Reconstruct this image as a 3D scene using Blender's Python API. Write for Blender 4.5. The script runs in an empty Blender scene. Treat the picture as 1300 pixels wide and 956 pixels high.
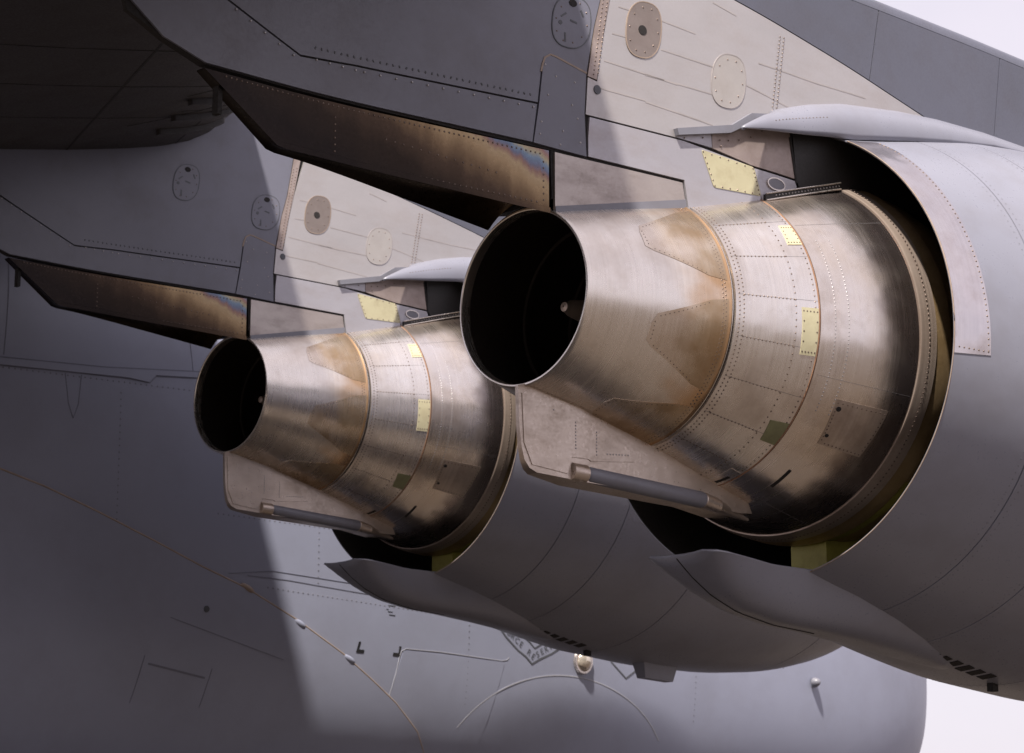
import bpy, bmesh, math, random
import numpy as np
from mathutils import Vector
random.seed(7)
D = bpy.data
scene = bpy.context.scene
COL = scene.collection
R = math.radians

# ------------------------------------------------------------------ camera
cam_d = D.cameras.new('camera'); cam = D.objects.new('camera', cam_d); COL.objects.link(cam)
yaw, pitch = 0.79667, 0.22831          # forward (+X) turned towards inboard (+Y), tilted up
cam.location = (-9.7440, -9.8811, -3.5009)
vd = Vector((math.cos(yaw)*math.cos(pitch), math.sin(yaw)*math.cos(pitch), math.sin(pitch)))
cam.rotation_euler = vd.to_track_quat('-Z', 'Y').to_euler()
cam_d.sensor_width = 36.0
cam_d.lens = 3000.0/1300.0*36.0
cam_d.shift_y = -45.0/1300.0
cam_d.clip_start = 0.1; cam_d.clip_end = 8000
cam_d.dof.use_dof = True
cam_d.dof.focus_distance = 14.2
cam_d.dof.aperture_fstop = 5.6
scene.camera = cam

# ------------------------------------------------------------------ light
SUN_DIR = Vector((0.616, 0.4, -1.12)).normalized()      # way the light travels
w = D.worlds.new('World'); scene.world = w; w.use_nodes = True
nt = w.node_tree; nt.nodes.clear()
out = nt.nodes.new('ShaderNodeOutputWorld'); bg = nt.nodes.new('ShaderNodeBackground')
sky = nt.nodes.new('ShaderNodeTexSky'); sky.sky_type = 'NISHITA'; sky.sun_disc = False
sky.sun_elevation = math.asin(-SUN_DIR.z); sky.sun_rotation = R(235)
sky.dust_density = 2.5; sky.air_density = 1.0
tc = nt.nodes.new('ShaderNodeTexCoord'); mp = nt.nodes.new('ShaderNodeMapping'); mp.inputs['Scale'].default_value = (2.2, 2.2, 5)
nz = nt.nodes.new('ShaderNodeTexNoise'); nz.inputs['Scale'].default_value = 1.6; nz.inputs['Detail'].default_value = 5
cr = nt.nodes.new('ShaderNodeMapRange'); cr.inputs[1].default_value = .30; cr.inputs[2].default_value = .62; cr.inputs[3].default_value = .80; cr.inputs[4].default_value = .98
mx = nt.nodes.new('ShaderNodeMix'); mx.data_type = 'RGBA'
mx.inputs[7].default_value = (6.4, 5.9, 6.5, 1)      # thin bright cloud
nt.links.new(tc.outputs['Generated'], mp.inputs['Vector']); nt.links.new(mp.outputs[0], nz.inputs['Vector'])
nt.links.new(nz.outputs[0], cr.inputs[0]); nt.links.new(cr.outputs[0], mx.inputs[0])
nt.links.new(sky.outputs[0], mx.inputs[6]); nt.links.new(mx.outputs[2], bg.inputs[0])
bg.inputs[1].default_value = 0.09
nt.links.new(bg.outputs[0], out.inputs[0])
sl = D.lights.new('sun', 'SUN'); sl.energy = 5.0; sl.angle = R(2.2); sl.color = (1.0, .93, .85)
so = D.objects.new('sun', sl); COL.objects.link(so); so.rotation_euler = SUN_DIR.to_track_quat('-Z', 'Y').to_euler()
scene.view_settings.view_transform = 'Standard'; scene.view_settings.look = 'None'
scene.view_settings.exposure = 0.75; scene.view_settings.gamma = 1; scene.view_settings.use_curve_mapping = False
scene.render.engine = 'CYCLES'

# ------------------------------------------------------------------ materials
def mat(name, c1, c2, metallic=0.0, rough=.5, nscale=1.5, stretch=(1, 1, 1), dirt=(.05, .04, .035), dirt_amt=.3,
        dirt_scale=3.0, brush=0.0, bump=.0, rvar=.1, fine=.15, spec=.5):
    """two-tone base colour by large noise, dirt film by a second noise, brushed streaks in UV"""
    m = D.materials.new(name); m.use_nodes = True; t = m.node_tree; n = t.nodes; L = t.links
    b = n['Principled BSDF']; b.inputs['Metallic'].default_value = metallic; b.inputs['Specular IOR Level'].default_value = spec
    geo = n.new('ShaderNodeNewGeometry')
    mpn = n.new('ShaderNodeMapping'); mpn.inputs['Scale'].default_value = stretch; L.new(geo.outputs['Position'], mpn.inputs[0])
    n1 = n.new('ShaderNodeTexNoise'); n1.inputs['Scale'].default_value = nscale; n1.inputs['Detail'].default_value = 6; n1.inputs['Roughness'].default_value = .6
    L.new(mpn.outputs[0], n1.inputs['Vector'])
    r1 = n.new('ShaderNodeMapRange'); r1.inputs[1].default_value = .35; r1.inputs[2].default_value = .65; L.new(n1.outputs[0], r1.inputs[0])
    m1 = n.new('ShaderNodeMix'); m1.data_type = 'RGBA'; m1.inputs[6].default_value = (*c1, 1); m1.inputs[7].default_value = (*c2, 1)
    L.new(r1.outputs[0], m1.inputs[0])
    n2 = n.new('ShaderNodeTexNoise'); n2.inputs['Scale'].default_value = dirt_scale; n2.inputs['Detail'].default_value = 9; n2.inputs['Roughness'].default_value = .68
    L.new(mpn.outputs[0], n2.inputs['Vector'])
    r2 = n.new('ShaderNodeMapRange'); r2.inputs[1].default_value = .47; r2.inputs[2].default_value = .78; r2.inputs[4].default_value = dirt_amt; L.new(n2.outputs[0], r2.inputs[0])
    m2 = n.new('ShaderNodeMix'); m2.data_type = 'RGBA'; m2.inputs[7].default_value = (*dirt, 1)
    L.new(r2.outputs[0], m2.inputs[0]); L.new(m1.outputs[2], m2.inputs[6])
    n3 = n.new('ShaderNodeTexNoise'); n3.inputs['Scale'].default_value = 60; n3.inputs['Detail'].default_value = 3; L.new(geo.outputs['Position'], n3.inputs['Vector'])
    last = m2.outputs[2]; rsrc = n3.outputs[0]
    if brush > 0:
        uv = n.new('ShaderNodeUVMap')
        mb = n.new('ShaderNodeMapping'); mb.inputs['Scale'].default_value = (.5, 38, 1); L.new(uv.outputs[0], mb.inputs[0])
        n4 = n.new('ShaderNodeTexNoise'); n4.inputs['Scale'].default_value = 1.0; n4.inputs['Detail'].default_value = 5; n4.inputs['Roughness'].default_value = .65
        L.new(mb.outputs[0], n4.inputs['Vector'])
        rb = n.new('ShaderNodeMapRange'); rb.inputs[1].default_value = .25; rb.inputs[2].default_value = .75; rb.inputs[3].default_value = 1-brush; rb.inputs[4].default_value = 1+brush*.6
        L.new(n4.outputs[0], rb.inputs[0])
        mm = n.new('ShaderNodeMix'); mm.data_type = 'RGBA'; mm.blend_type = 'MULTIPLY'; mm.inputs[0].default_value = 1
        L.new(last, mm.inputs[6]); L.new(rb.outputs[0], mm.inputs[7]); last = mm.outputs[2]; rsrc = n4.outputs[0]
    L.new(last, b.inputs['Base Color'])
    rr = n.new('ShaderNodeMapRange'); rr.inputs[1].default_value = .3; rr.inputs[2].default_value = .7
    rr.inputs[3].default_value = rough-rvar; rr.inputs[4].default_value = rough+rvar; L.new(rsrc, rr.inputs[0])
    ra = n.new('ShaderNodeMath'); ra.operation = 'MULTIPLY_ADD'; ra.inputs[1].default_value = .25; L.new(r2.outputs[0], ra.inputs[0]); L.new(rr.outputs[0], ra.inputs[2])
    L.new(ra.outputs[0], b.inputs['Roughness'])
    if bump > 0:
        n5 = n.new('ShaderNodeTexNoise'); n5.inputs['Scale'].default_value = 2.6; n5.inputs['Detail'].default_value = 2; L.new(geo.outputs['Position'], n5.inputs['Vector'])
        bp = n.new('ShaderNodeBump'); bp.inputs['Strength'].default_value = bump; bp.inputs['Distance'].default_value = .05
        L.new(n5.outputs[0], bp.inputs['Height']); L.new(bp.outputs[0], b.inputs['Normal'])
    m['last'] = 0
    return m

M = {}
M['nozzle'] = mat('nozzle_titanium', (.88, .82, .76), (.80, .73, .66), .92, .27, 1.6, (1, 1, 1), (.30, .19, .10), .40, 2.2, brush=.10, bump=.15, rvar=.03)
M['stain'] = mat('heat_stained_titanium', (.54, .43, .31), (.43, .30, .18), .9, .27, 3.4, (1, 1, 1), (.28, .17, .08), .6, 4.0, brush=.10, bump=.15, rvar=.05)
M['cowl'] = mat('cowl_titanium', (.84, .80, .77), (.74, .67, .61), .92, .27, 1.4, (1, 1, 1), (.24, .15, .09), .5, 2.6, brush=.09, bump=.25, rvar=.05)
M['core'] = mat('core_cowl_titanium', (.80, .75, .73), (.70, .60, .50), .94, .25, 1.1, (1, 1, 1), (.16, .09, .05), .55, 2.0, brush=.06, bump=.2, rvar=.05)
M['cowldoor'] = mat('cowl_door_titanium', (.52, .45, .40), (.44, .36, .30), .88, .38, 1.6, (1, 1, 1), (.13, .075, .045), .6, 2.4, brush=.2, bump=.2)
M['ring'] = mat('ring_titanium', (.50, .41, .35), (.42, .33, .27), .7, .42, 2.0, (1, 1, 1), (.2, .12, .08), .4, 6.0, brush=.15)
M['band'] = mat('edge_band_metal', (.68, .63, .63), (.58, .54, .56), .95, .2, 1.5, (1, 1, 1), (.3, .2, .15), .3, 5.0, brush=.08, bump=.4, rvar=.05)
M['fin'] = mat('fin_titanium', (.52, .44, .38), (.46, .38, .32), .8, .36, 1.5, (1, 1, 2.5), (.16, .11, .07), .4, 2.6, bump=.3)
M['grey'] = mat('aircraft_grey_paint', (.16, .162, .205), (.138, .14, .18), 0, .42, .8, (1, 1, 1), (.09, .075, .07), .35, 2.4, bump=.06)
M['nac'] = mat('nacelle_grey_paint', (.225, .228, .275), (.202, .205, .25), 0, .32, .6, (1, 1, 1), (.13, .115, .115), .32, 2.2, bump=.10, rvar=.06)
M['wedge'] = mat('dark_grey_paint', (.10, .104, .138), (.088, .092, .122), 0, .45, .8, (1, 1, 1), (.07, .06, .06), .3, 3)
M['light'] = mat('bare_pylon_metal', (.46, .435, .435), (.41, .39, .39), .5, .42, 1.2, (.6, .6, 1.4), (.34, .27, .24), .3, 3.0, bump=.12)
M['lightb'] = mat('cool_pylon_metal', (.43, .415, .445), (.39, .375, .405), .45, .45, 1.5, (.6, .6, 1.6), (.3, .24, .21), .4, 3.5, bump=.12)
M['brown'] = mat('browned_pylon_metal', (.40, .33, .30), (.31, .25, .23), .5, .45, 3, (1, 1, 1), (.14, .09, .07), .5, 5)
M['heatpanel'] = mat('sooted_titanium', (.46, .41, .38), (.36, .31, .29), .7, .42, 2.2, (.7, .7, 1.6), (.13, .10, .09), .6, 3.0, bump=.12)
M['fuse'] = mat('fuselage_grey_paint', (.295, .31, .40), (.265, .28, .365), 0, .42, .35, (1, 1, 1), (.13, .12, .125), .22, .9, bump=.04, rvar=.04)
M['wing'] = mat('wing_shade_soot_paint', (.036, .030, .030), (.026, .021, .021), 0, .6, .7, (1, .6, 1), (.025, .02, .018), .6, 1.6)  # near-black colour holds the deep underwing shade as well as soot
M['yellow'] = mat('yellow_primer', (.52, .485, .32), (.47, .43, .28), 0, .55, 5, dirt=(.27, .21, .12), dirt_amt=.55, dirt_scale=7)
M['olive'] = mat('olive_primer', (.22, .22, .11), (.18, .18, .09), 0, .55, 6, dirt=(.1, .07, .04), dirt_amt=.5, dirt_scale=9)
M['primer'] = mat('duct_yellow_primer', (.36, .33, .075), (.29, .255, .055), .1, .45, 2.5, dirt=(.08, .055, .01), dirt_amt=.6, dirt_scale=4)
M['innerdark'] = mat('sooted_inner_cowl', (.46, .33, .19), (.34, .23, .11), .7, .42, 2, dirt=(.12, .08, .03), dirt_amt=.5, dirt_scale=3)
M['coverbrown'] = mat('brown_cover_paint', (.20, .165, .155), (.17, .14, .13), 0, .5, 4, dirt=(.1, .07, .06), dirt_amt=.4, dirt_scale=5)
M['covergrey'] = mat('pale_cover_paint', (.40, .375, .36), (.36, .335, .325), .2, .5, 4, dirt=(.25, .2, .17), dirt_amt=.3, dirt_scale=5)
M['lapline'] = mat('lap_line_stain', (.38, .345, .34), (.34, .31, .305), .2, .6, 5)
M['fuseseam'] = mat('painted_seam', (.17, .175, .225), (.155, .16, .205), 0, .6, 8)
M['fuserivet'] = mat('painted_fastener', (.19, .19, .225), (.17, .17, .20), 0, .5, 8)
M['tube'] = mat('blue_grey_paint', (.19, .19, .225), (.17, .17, .20), 0, .42, 2, dirt=(.09, .07, .06), dirt_amt=.3, dirt_scale=5)
M['gap'] = mat('dark_gap', (.012, .010, .010), (.01, .008, .008), 0, .8, 3)
M['soot'] = mat('exhaust_soot', (.030, .021, .016), (.018, .013, .011), .5, .55, 3)
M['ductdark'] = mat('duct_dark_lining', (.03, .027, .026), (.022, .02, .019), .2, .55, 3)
M['rivet'] = mat('dark_rivet', (.19, .14, .115), (.13, .095, .08), .6, .5, 9)
M['rivetl'] = mat('worn_rivet', (.42, .40, .41), (.34, .32, .33), .5, .4, 9)
M['seal'] = mat('orange_sealant', (.36, .20, .12), (.28, .15, .09), 0, .6, 8, dirt=(.12, .06, .03), dirt_amt=.5)
M['tanseal'] = mat('tan_sealant', (.33, .255, .205), (.27, .205, .165), 0, .65, 4, dirt=(.1, .07, .05), dirt_amt=.5)
M['bright'] = mat('polished_edge', (.72, .66, .61), (.62, .56, .52), .9, .3, 4)
M['black'] = mat('black_marking', (.018, .018, .02), (.014, .014, .016), 0, .55, 5)
M['mark'] = mat('grey_marking', (.09, .095, .11), (.08, .085, .10), 0, .55, 5)
M['white'] = mat('white_marking', (.42, .425, .47), (.38, .385, .43), 0, .55, 5, dirt=(.3, .27, .25), dirt_amt=.5, dirt_scale=14)
M['seam'] = mat('panel_seam', (.13, .12, .125), (.11, .105, .11), 0, .7, 6)
M['rubber'] = mat('tyre_rubber', (.02, .02, .021), (.016, .016, .017), 0, .8, 6)
M['lamp'] = mat('lamp_glass', (.8, .72, .62), (.75, .66, .55), .6, .12, 9)
M['tarmac'] = mat('asphalt_apron', (.066, .050, .038), (.055, .042, .032), 0, .85, .15, dirt=(.08, .065, .055), dirt_amt=.5, dirt_scale=.6)

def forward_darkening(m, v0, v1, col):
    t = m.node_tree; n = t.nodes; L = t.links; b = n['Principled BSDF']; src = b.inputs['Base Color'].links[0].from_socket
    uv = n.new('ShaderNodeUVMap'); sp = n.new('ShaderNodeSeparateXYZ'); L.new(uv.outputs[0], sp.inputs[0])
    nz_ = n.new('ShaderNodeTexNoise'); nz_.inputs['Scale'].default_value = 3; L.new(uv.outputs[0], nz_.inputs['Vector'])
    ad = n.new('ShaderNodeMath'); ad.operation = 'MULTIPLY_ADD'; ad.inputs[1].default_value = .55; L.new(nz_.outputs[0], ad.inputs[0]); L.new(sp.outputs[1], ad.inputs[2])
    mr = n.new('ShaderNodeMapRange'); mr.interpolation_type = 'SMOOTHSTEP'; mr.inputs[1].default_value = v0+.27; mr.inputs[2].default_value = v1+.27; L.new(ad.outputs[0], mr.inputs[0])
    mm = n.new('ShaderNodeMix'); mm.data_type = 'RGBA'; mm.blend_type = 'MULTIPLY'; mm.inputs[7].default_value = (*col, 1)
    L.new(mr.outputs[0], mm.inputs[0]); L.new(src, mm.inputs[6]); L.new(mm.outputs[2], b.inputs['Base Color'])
forward_darkening(M['core'], .40, .72, (.36, .33, .35))      # darker grey towards the forward end of the cowl
# heat shield of the pylon tail: temper colours run from soot at the tip to straw and blue near the nozzle
def stain_fade(m, base):
    t = m.node_tree; n = t.nodes; L = t.links; b = n['Principled BSDF']; src = b.inputs['Base Color'].links[0].from_socket
    uv = n.new('ShaderNodeUVMap'); sp = n.new('ShaderNodeSeparateXYZ'); L.new(uv.outputs[0], sp.inputs[0])
    geo = n.new('ShaderNodeNewGeometry'); nz_ = n.new('ShaderNodeTexNoise'); nz_.inputs['Scale'].default_value = 4; nz_.inputs['Detail'].default_value = 4; L.new(geo.outputs['Position'], nz_.inputs['Vector'])
    ad = n.new('ShaderNodeMath'); ad.operation = 'MULTIPLY_ADD'; ad.inputs[1].default_value = 1.1; L.new(nz_.outputs[0], ad.inputs[0]); L.new(sp.outputs[1], ad.inputs[2])
    mr = n.new('ShaderNodeMapRange'); mr.interpolation_type = 'SMOOTHSTEP'; mr.inputs[1].default_value = .88; mr.inputs[2].default_value = 1.5; mr.inputs[3].default_value = .25; mr.inputs[4].default_value = 1.0; L.new(ad.outputs[0], mr.inputs[0])
    mm = n.new('ShaderNodeMix'); mm.data_type = 'RGBA'; mm.inputs[6].default_value = (*base, 1)
    L.new(mr.outputs[0], mm.inputs[0]); L.new(src, mm.inputs[7]); L.new(mm.outputs[2], b.inputs['Base Color'])
stain_fade(M['stain'], (.84, .75, .67))
forward_darkening(M['nozzle'], .60, 1.0, (.72, .51, .32))
def heat_tint():
    m = mat('heat_tinted_steel', (.1, .07, .05), (.08, .06, .04), .85, .34, 2); t = m.node_tree; n = t.nodes; L = t.links; b = n['Principled BSDF']
    for l in list(b.inputs['Base Color'].links): L.remove(l)
    uv = n.new('ShaderNodeUVMap'); sp = n.new('ShaderNodeSeparateXYZ'); L.new(uv.outputs[0], sp.inputs[0])
    mp_ = n.new('ShaderNodeMapping'); mp_.inputs['Scale'].default_value = (4.5, 1.2, 1); L.new(uv.outputs[0], mp_.inputs[0])
    nz_ = n.new('ShaderNodeTexNoise'); nz_.inputs['Scale'].default_value = 1.6; nz_.inputs['Detail'].default_value = 6; L.new(mp_.outputs[0], nz_.inputs['Vector'])
    # s = x position + height + ragged noise
    a = n.new('ShaderNodeMath'); a.operation = 'MULTIPLY_ADD'; a.inputs[1].default_value = .13; a.inputs[2].default_value = .0; L.new(nz_.outputs[0], a.inputs[0])
    h = n.new('ShaderNodeMath'); h.operation = 'MULTIPLY_ADD'; h.inputs[1].default_value = .60; L.new(sp.outputs[1], h.inputs[0]); L.new(a.outputs[0], h.inputs[2])
    xx = n.new('ShaderNodeMath'); xx.operation = 'MULTIPLY_ADD'; xx.inputs[1].default_value = .20; L.new(sp.outputs[0], xx.inputs[0]); L.new(h.outputs[0], xx.inputs[2])
    rp = n.new('ShaderNodeValToRGB'); cr_ = rp.color_ramp
    cr_.elements[0].position = 0.0; cr_.elements[0].color = (.02, .013, .011, 1)
    cr_.elements[1].position = 1.0; cr_.elements[1].color = (.35, .30, .28, 1)
    for p_, c_ in ((.30, (.012, .008, .007)), (.44, (.022, .014, .010)), (.53, (.055, .034, .022)), (.59, (.14, .09, .05)), (.645, (.26, .18, .10)), (.68, (.30, .22, .13)), (.705, (.20, .12, .10)), (.725, (.12, .13, .18)), (.745, (.14, .19, .25)), (.765, (.30, .26, .17)), (.79, (.24, .14, .12)), (.82, (.17, .19, .24))):
        e = cr_.elements.new(p_); e.color = (*c_, 1)
    L.new(xx.outputs[0], rp.inputs[0]); L.new(rp.outputs[0], b.inputs['Base Color'])
    return m
M['heat'] = heat_tint()

# ------------------------------------------------------------------ helpers
def obj(name, me, parent=None, loc=(0, 0, 0), **props):
    o = D.objects.new(name, me); COL.objects.link(o); o.location = loc
    if parent: o.parent = parent
    for k, v in props.items(): o[k] = v
    return o
def mesh(name, verts, faces, m, uvs=None, smooth=True, angle=40, recalc=True):
    me = D.meshes.new(name); me.from_pydata([tuple(v) for v in verts], [], faces); me.materials.append(M[m] if isinstance(m, str) else m)
    if uvs is not None:
        l = me.uv_layers.new(name='UVMap')
        for lp in me.loops: l.data[lp.index].uv = uvs[lp.vertex_index]
    if recalc:
        b = bmesh.new(); b.from_mesh(me); bmesh.ops.recalc_face_normals(b, faces=b.faces); b.to_mesh(me); b.free()
    if smooth:
        me.shade_smooth(); me.set_sharp_from_angle(angle=R(angle))
    return me
def join(parts):
    """several (verts, faces) -> one"""
    V, F = [], []
    for v, f in parts:
        o = len(V); V += list(v); F += [tuple(i+o for i in q) for q in f]
    return V, F
def lathe(name, prof, m, th0=0, th1=360, n=128, rf=None, smooth_angle=35):
    """profile (x, r) turned about the engine axis; theta 0 = up, 90 = outboard"""
    full = abs(th1-th0) >= 359.9
    cnt = n if full else n+1
    V, UV, F = [], [], []
    s = 0
    for i, (x, r) in enumerate(prof):
        if i: s += math.hypot(x-prof[i-1][0], r-prof[i-1][1])
        for k in range(n+1):
            th = R(th0+(th1-th0)*k/n); rr = r if rf is None else rf(x, math.degrees(th), r)
            V.append((x, -rr*math.sin(th), rr*math.cos(th))); UV.append((th*1.2, s))
    W = n+1
    for i in range(len(prof)-1):
        for k in range(n):
            F.append((i*W+k, i*W+k+1, (i+1)*W+k+1, (i+1)*W+k))
    me = D.meshes.new(name); me.from_pydata(V, [], F); me.materials.append(M[m])
    l = me.uv_layers.new(name='UVMap')
    for lp in me.loops: l.data[lp.index].uv = UV[lp.vertex_index]
    if full:
        b = bmesh.new(); b.from_mesh(me); bmesh.ops.remove_doubles(b, verts=b.verts, dist=1e-5); bmesh.ops.recalc_face_normals(b, faces=b.faces); b.to_mesh(me); b.free()
    me.shade_smooth(); me.set_sharp_from_angle(angle=R(smooth_angle))
    return me
def patch(name, poly, mp, m, h0=-.012, h1=.004, da=.2, db=.2, back=None, smooth_angle=40):
    """flat outline (a, b) cut into a grid, laid on a surface mp(a, b, h) with real thickness h0..h1"""
    b = bmesh.new()
    vs = [b.verts.new((p[0], p[1], 0)) for p in poly]
    b.faces.new(vs)
    for ax, st in ((0, da), (1, db)):
        if not st: continue
        lo = min(p[ax] for p in poly); hi = max(p[ax] for p in poly)
        k = math.floor(lo/st)+1
        while k*st < hi-1e-6:
            no = (1, 0, 0) if ax == 0 else (0, 1, 0); co = (k*st, 0, 0) if ax == 0 else (0, k*st, 0)
            bmesh.ops.bisect_plane(b, geom=b.verts[:]+b.edges[:]+b.faces[:], plane_co=co, plane_no=no, dist=1e-6)
            k += 1
    bmesh.ops.triangulate(b, faces=b.faces)
    b.verts.ensure_lookup_table(); b.verts.index_update()
    P = [(v.co.x, v.co.y) for v in b.verts]; n = len(P)
    tri = [tuple(v.index for v in f.verts) for f in b.faces]
    bd = [tuple(v.index for v in e.verts) for e in b.edges if len(e.link_faces) == 1]
    b.free()
    mb = back or (lambda a, c: mp(a, c, h0))
    V = [mp(a, c, h1) for a, c in P]+[mb(a, c) for a, c in P]
    F = tri+[tuple(i+n for i in reversed(t)) for t in tri]+[(i, j, j+n, i+n) for i, j in bd]
    sc = .02 if db and db >= 1.5 else 1
    UV = [(a, c) for a, c in P]*2
    if sc != 1: UV = [(R(c)*1.2, a) for a, c in P]*2
    return mesh(name, V, F, m, UV, True, smooth_angle)
def arc(cx, cy, rx, ry, n=28, a0=0, a1=360):
    e = n if abs(a1-a0) >= 360 else n+1
    return [(cx+rx*math.cos(R(a0+(a1-a0)*k/n)), cy+ry*math.sin(R(a0+(a1-a0)*k/n))) for k in range(e)]
def rpoly(pts, r, n=5):
    out_ = []
    for i, p in enumerate(pts):
        p = Vector(p); a = Vector(pts[i-1])-p; c = Vector(pts[(i+1) % len(pts)])-p
        ra = min(r, a.length*.45, c.length*.45); A = p+a.normalized()*ra; C = p+c.normalized()*ra
        for k in range(n+1):
            t = k/n; out_.append(tuple(A*(1-t)**2+p*2*t*(1-t)+C*t*t))
    return out_
def line(pts, wd):
    """outline of a thin strip along a polyline"""
    L_, R_ = [], []
    for i, p in enumerate(pts):
        a = Vector(pts[max(i-1, 0)]); c = Vector(pts[min(i+1, len(pts)-1)]); t = (c-a).normalized(); nn = Vector((-t.y, t.x))*wd/2
        L_.append((p[0]+nn.x, p[1]+nn.y)); R_.append((p[0]-nn.x, p[1]-nn.y))
    return L_+R_[::-1]
def strips(name, plist, mp, m, h0=-.004, h1=.0015, da=.2, db=.2):
    parts = []
    for q in plist:
        me = patch('tmp', q, mp, m, h0, h1, da, db)
        parts.append(([v.co[:] for v in me.vertices], [tuple(p.vertices) for p in me.polygons])); D.meshes.remove(me)
    V, F = join(parts)
    return mesh(name, V, F, m)
def rivets(name, pts, mp, m, r=.008, hgt=.003, ea=.01, eb=.01):
    V, F = [], []
    for a, c in pts:
        p = Vector(mp(a, c, .0)); ta = (Vector(mp(a+ea, c, 0))-p).normalized(); tb = (Vector(mp(a, c+eb, 0))-p).normalized()
        nn = (Vector(mp(a, c, .01))-p).normalized(); tb = (tb-ta*tb.dot(ta)).normalized()
        o = len(V)
        for k in range(6):
            V.append(p+(ta*math.cos(k*math.pi/3)+tb*math.sin(k*math.pi/3))*r+nn*.0004)
        for k in range(6):
            V.append(p+(ta*math.cos(k*math.pi/3)+tb*math.sin(k*math.pi/3))*r*.6+nn*hgt)
        for k in range(6):
            F.append((o+k, o+(k+1) % 6, o+6+(k+1) % 6, o+6+k))
        F.append(tuple(o+6+k for k in range(6)))
    return mesh(name, V, F, m, smooth=False)
def row(a, b, step):
    a = Vector(a); b = Vector(b); n = max(1, int((b-a).length/step)); return [tuple(a.lerp(b, k/n)) for k in range(n+1)]
def tube(name, pts, rad, m, n=8):
    V, F = [], []
    for i, p in enumerate(pts):
        p = Vector(p); t = (Vector(pts[min(i+1, len(pts)-1)])-Vector(pts[max(i-1, 0)])).normalized()
        u = t.cross(Vector((0, 0, 1))); u = u.normalized() if u.length > 1e-4 else Vector((1, 0, 0)); v = t.cross(u)
        rr = rad[i] if isinstance(rad, (list, tuple)) else rad
        for k in range(n): V.append(p+(u*math.cos(2*math.pi*k/n)+v*math.sin(2*math.pi*k/n))*rr)
    for i in range(len(pts)-1):
        for k in range(n): F.append((i*n+k, i*n+(k+1) % n, (i+1)*n+(k+1) % n, (i+1)*n+k))
    F.append(tuple(range(n))); F.append(tuple((len(pts)-1)*n+k for k in range(n)))
    return mesh(name, V, F, m)
def box(cx, cy, cz, sx, sy, sz):
    V = [(cx+a*sx/2, cy+b*sy/2, cz+c*sz/2) for a in (-1, 1) for b in (-1, 1) for c in (-1, 1)]
    return V, [(0, 1, 3, 2), (4, 6, 7, 5), (0, 4, 5, 1), (2, 3, 7, 6), (0, 2, 6, 4), (1, 5, 7, 3)]

# ------------------------------------------------------------------ ground
GZ = -5.0
gv = [(-3000, -3000, GZ), (3000, -3000, GZ), (3000, 3000, GZ), (-3000, 3000, GZ)]
obj('ground', mesh('ground', gv, [(0, 1, 2, 3)], 'tarmac', smooth=False), kind='structure')

# ------------------------------------------------------------------ aircraft root
OFF = (3.397, 7.313, 0.987)            # from the outboard to the inboard engine
BASE = Vector((5.0, 13.6, GZ))
jet = D.objects.new('transport_jet', None); COL.objects.link(jet); jet.location = BASE
jet['label'] = 'grey military transport jet filling the view, two heat-stained engines hanging under its wing'
jet['category'] = 'aircraft'
def part(name, me, **pr):
    return obj(name, me, jet, tuple(-BASE), **pr)
def sub(name, me, parent, **pr):
    return obj(name, me, parent, **pr)

# ================================================================== FUSELAGE
FY, FZ, FA, FB, FE = 13.6, .5, 3.4, 3.5, 4.0
def yF(z):
    q = max(0.0, 1-abs((z-FZ)/FB)**FE); return FY-FA*q**(1/FE)
def mapF(x, z, h): return (x, yF(z)-h, z)
secs = [(-16, .25, 2.2), (-12, .5, 1.5), (-8, .8, .6), (-5, .95, .15), (-3, 1, 0)]+[(x, 1, 0) for x in range(-2, 17)]
secs += [(16+5*t, math.sqrt(max(0, 1-t*t)), -.3*t) for t in (.1, .2, .3, .4, .5, .6, .7, .8, .87, .93, .97, .995)]
V, F, NS = [], [], 96
for x, s, dz in secs:
    for k in range(NS):
        a = 2*math.pi*k/NS; ca, sa = math.cos(a), math.sin(a)
        V.append((x, FY+s*FA*math.copysign(abs(ca)**(2/FE), ca), FZ+dz+s*FB*math.copysign(abs(sa)**(2/FE), sa)))
for i in range(len(secs)-1):
    for k in range(NS): F.append((i*NS+k, i*NS+(k+1) % NS, (i+1)*NS+(k+1) % NS, (i+1)*NS+k))
F.append(tuple(range(NS))); F.append(tuple((len(secs)-1)*NS+k for k in range(NS)))
fus = part('fuselage', mesh('fuselage', V, F, 'fuse', angle=60))
oline = [(-1.0, 1.25), (.8, .98), (2.0, .73), (2.789, 0.550), (3.298, 0.439), (3.934, 0.258), (4.663, 0.026), (5.268, -0.177), (5.889, -0.360), (6.599, -0.646), (7.267, -0.963), (7.730, -1.229), (8.102, -1.453), (8.503, -1.758), (8.758, -2.091)]
spo = oline+[(8.684, -2.242), (-1.0, -2.2)]
sp_ = sub('gear_fairing', patch('gear_fairing', spo, mapF, 'fuse', -.05, .035, .35, .15), fus)
dense = []
for a, b in zip(oline[:-1], oline[1:]): dense += [tuple(Vector(a).lerp(Vector(b), t/4)) for t in range(4)]
sub('seal_strip', tube('seal_strip', [mapF(x, z+.012, .022) for x, z in dense], .014, 'tanseal'), fus)
def blob(name, x, z, lx, lz, hy, m):
    V, F = [], []; nu, nv = 14, 6
    for j in range(nv+1):
        f = math.cos(j/nv*math.pi/2); h = math.sin(j/nv*math.pi/2)
        for k in range(nu):
            a = 2*math.pi*k/nu; u = lx*f*math.cos(a)*(1.0 if math.cos(a) > 0 else 1.5); v = lz*f*math.sin(a)
            c, s = math.cos(R(-24)), math.sin(R(-24))
            V.append(mapF(x+u*c-v*s, z+u*s+v*c, .02+hy*h))
    for j in range(nv):
        for k in range(nu): F.append((j*nu+k, j*nu+(k+1) % nu, (j+1)*nu+(k+1) % nu, (j+1)*nu+k))
    return mesh(name, V, F, m)
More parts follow.
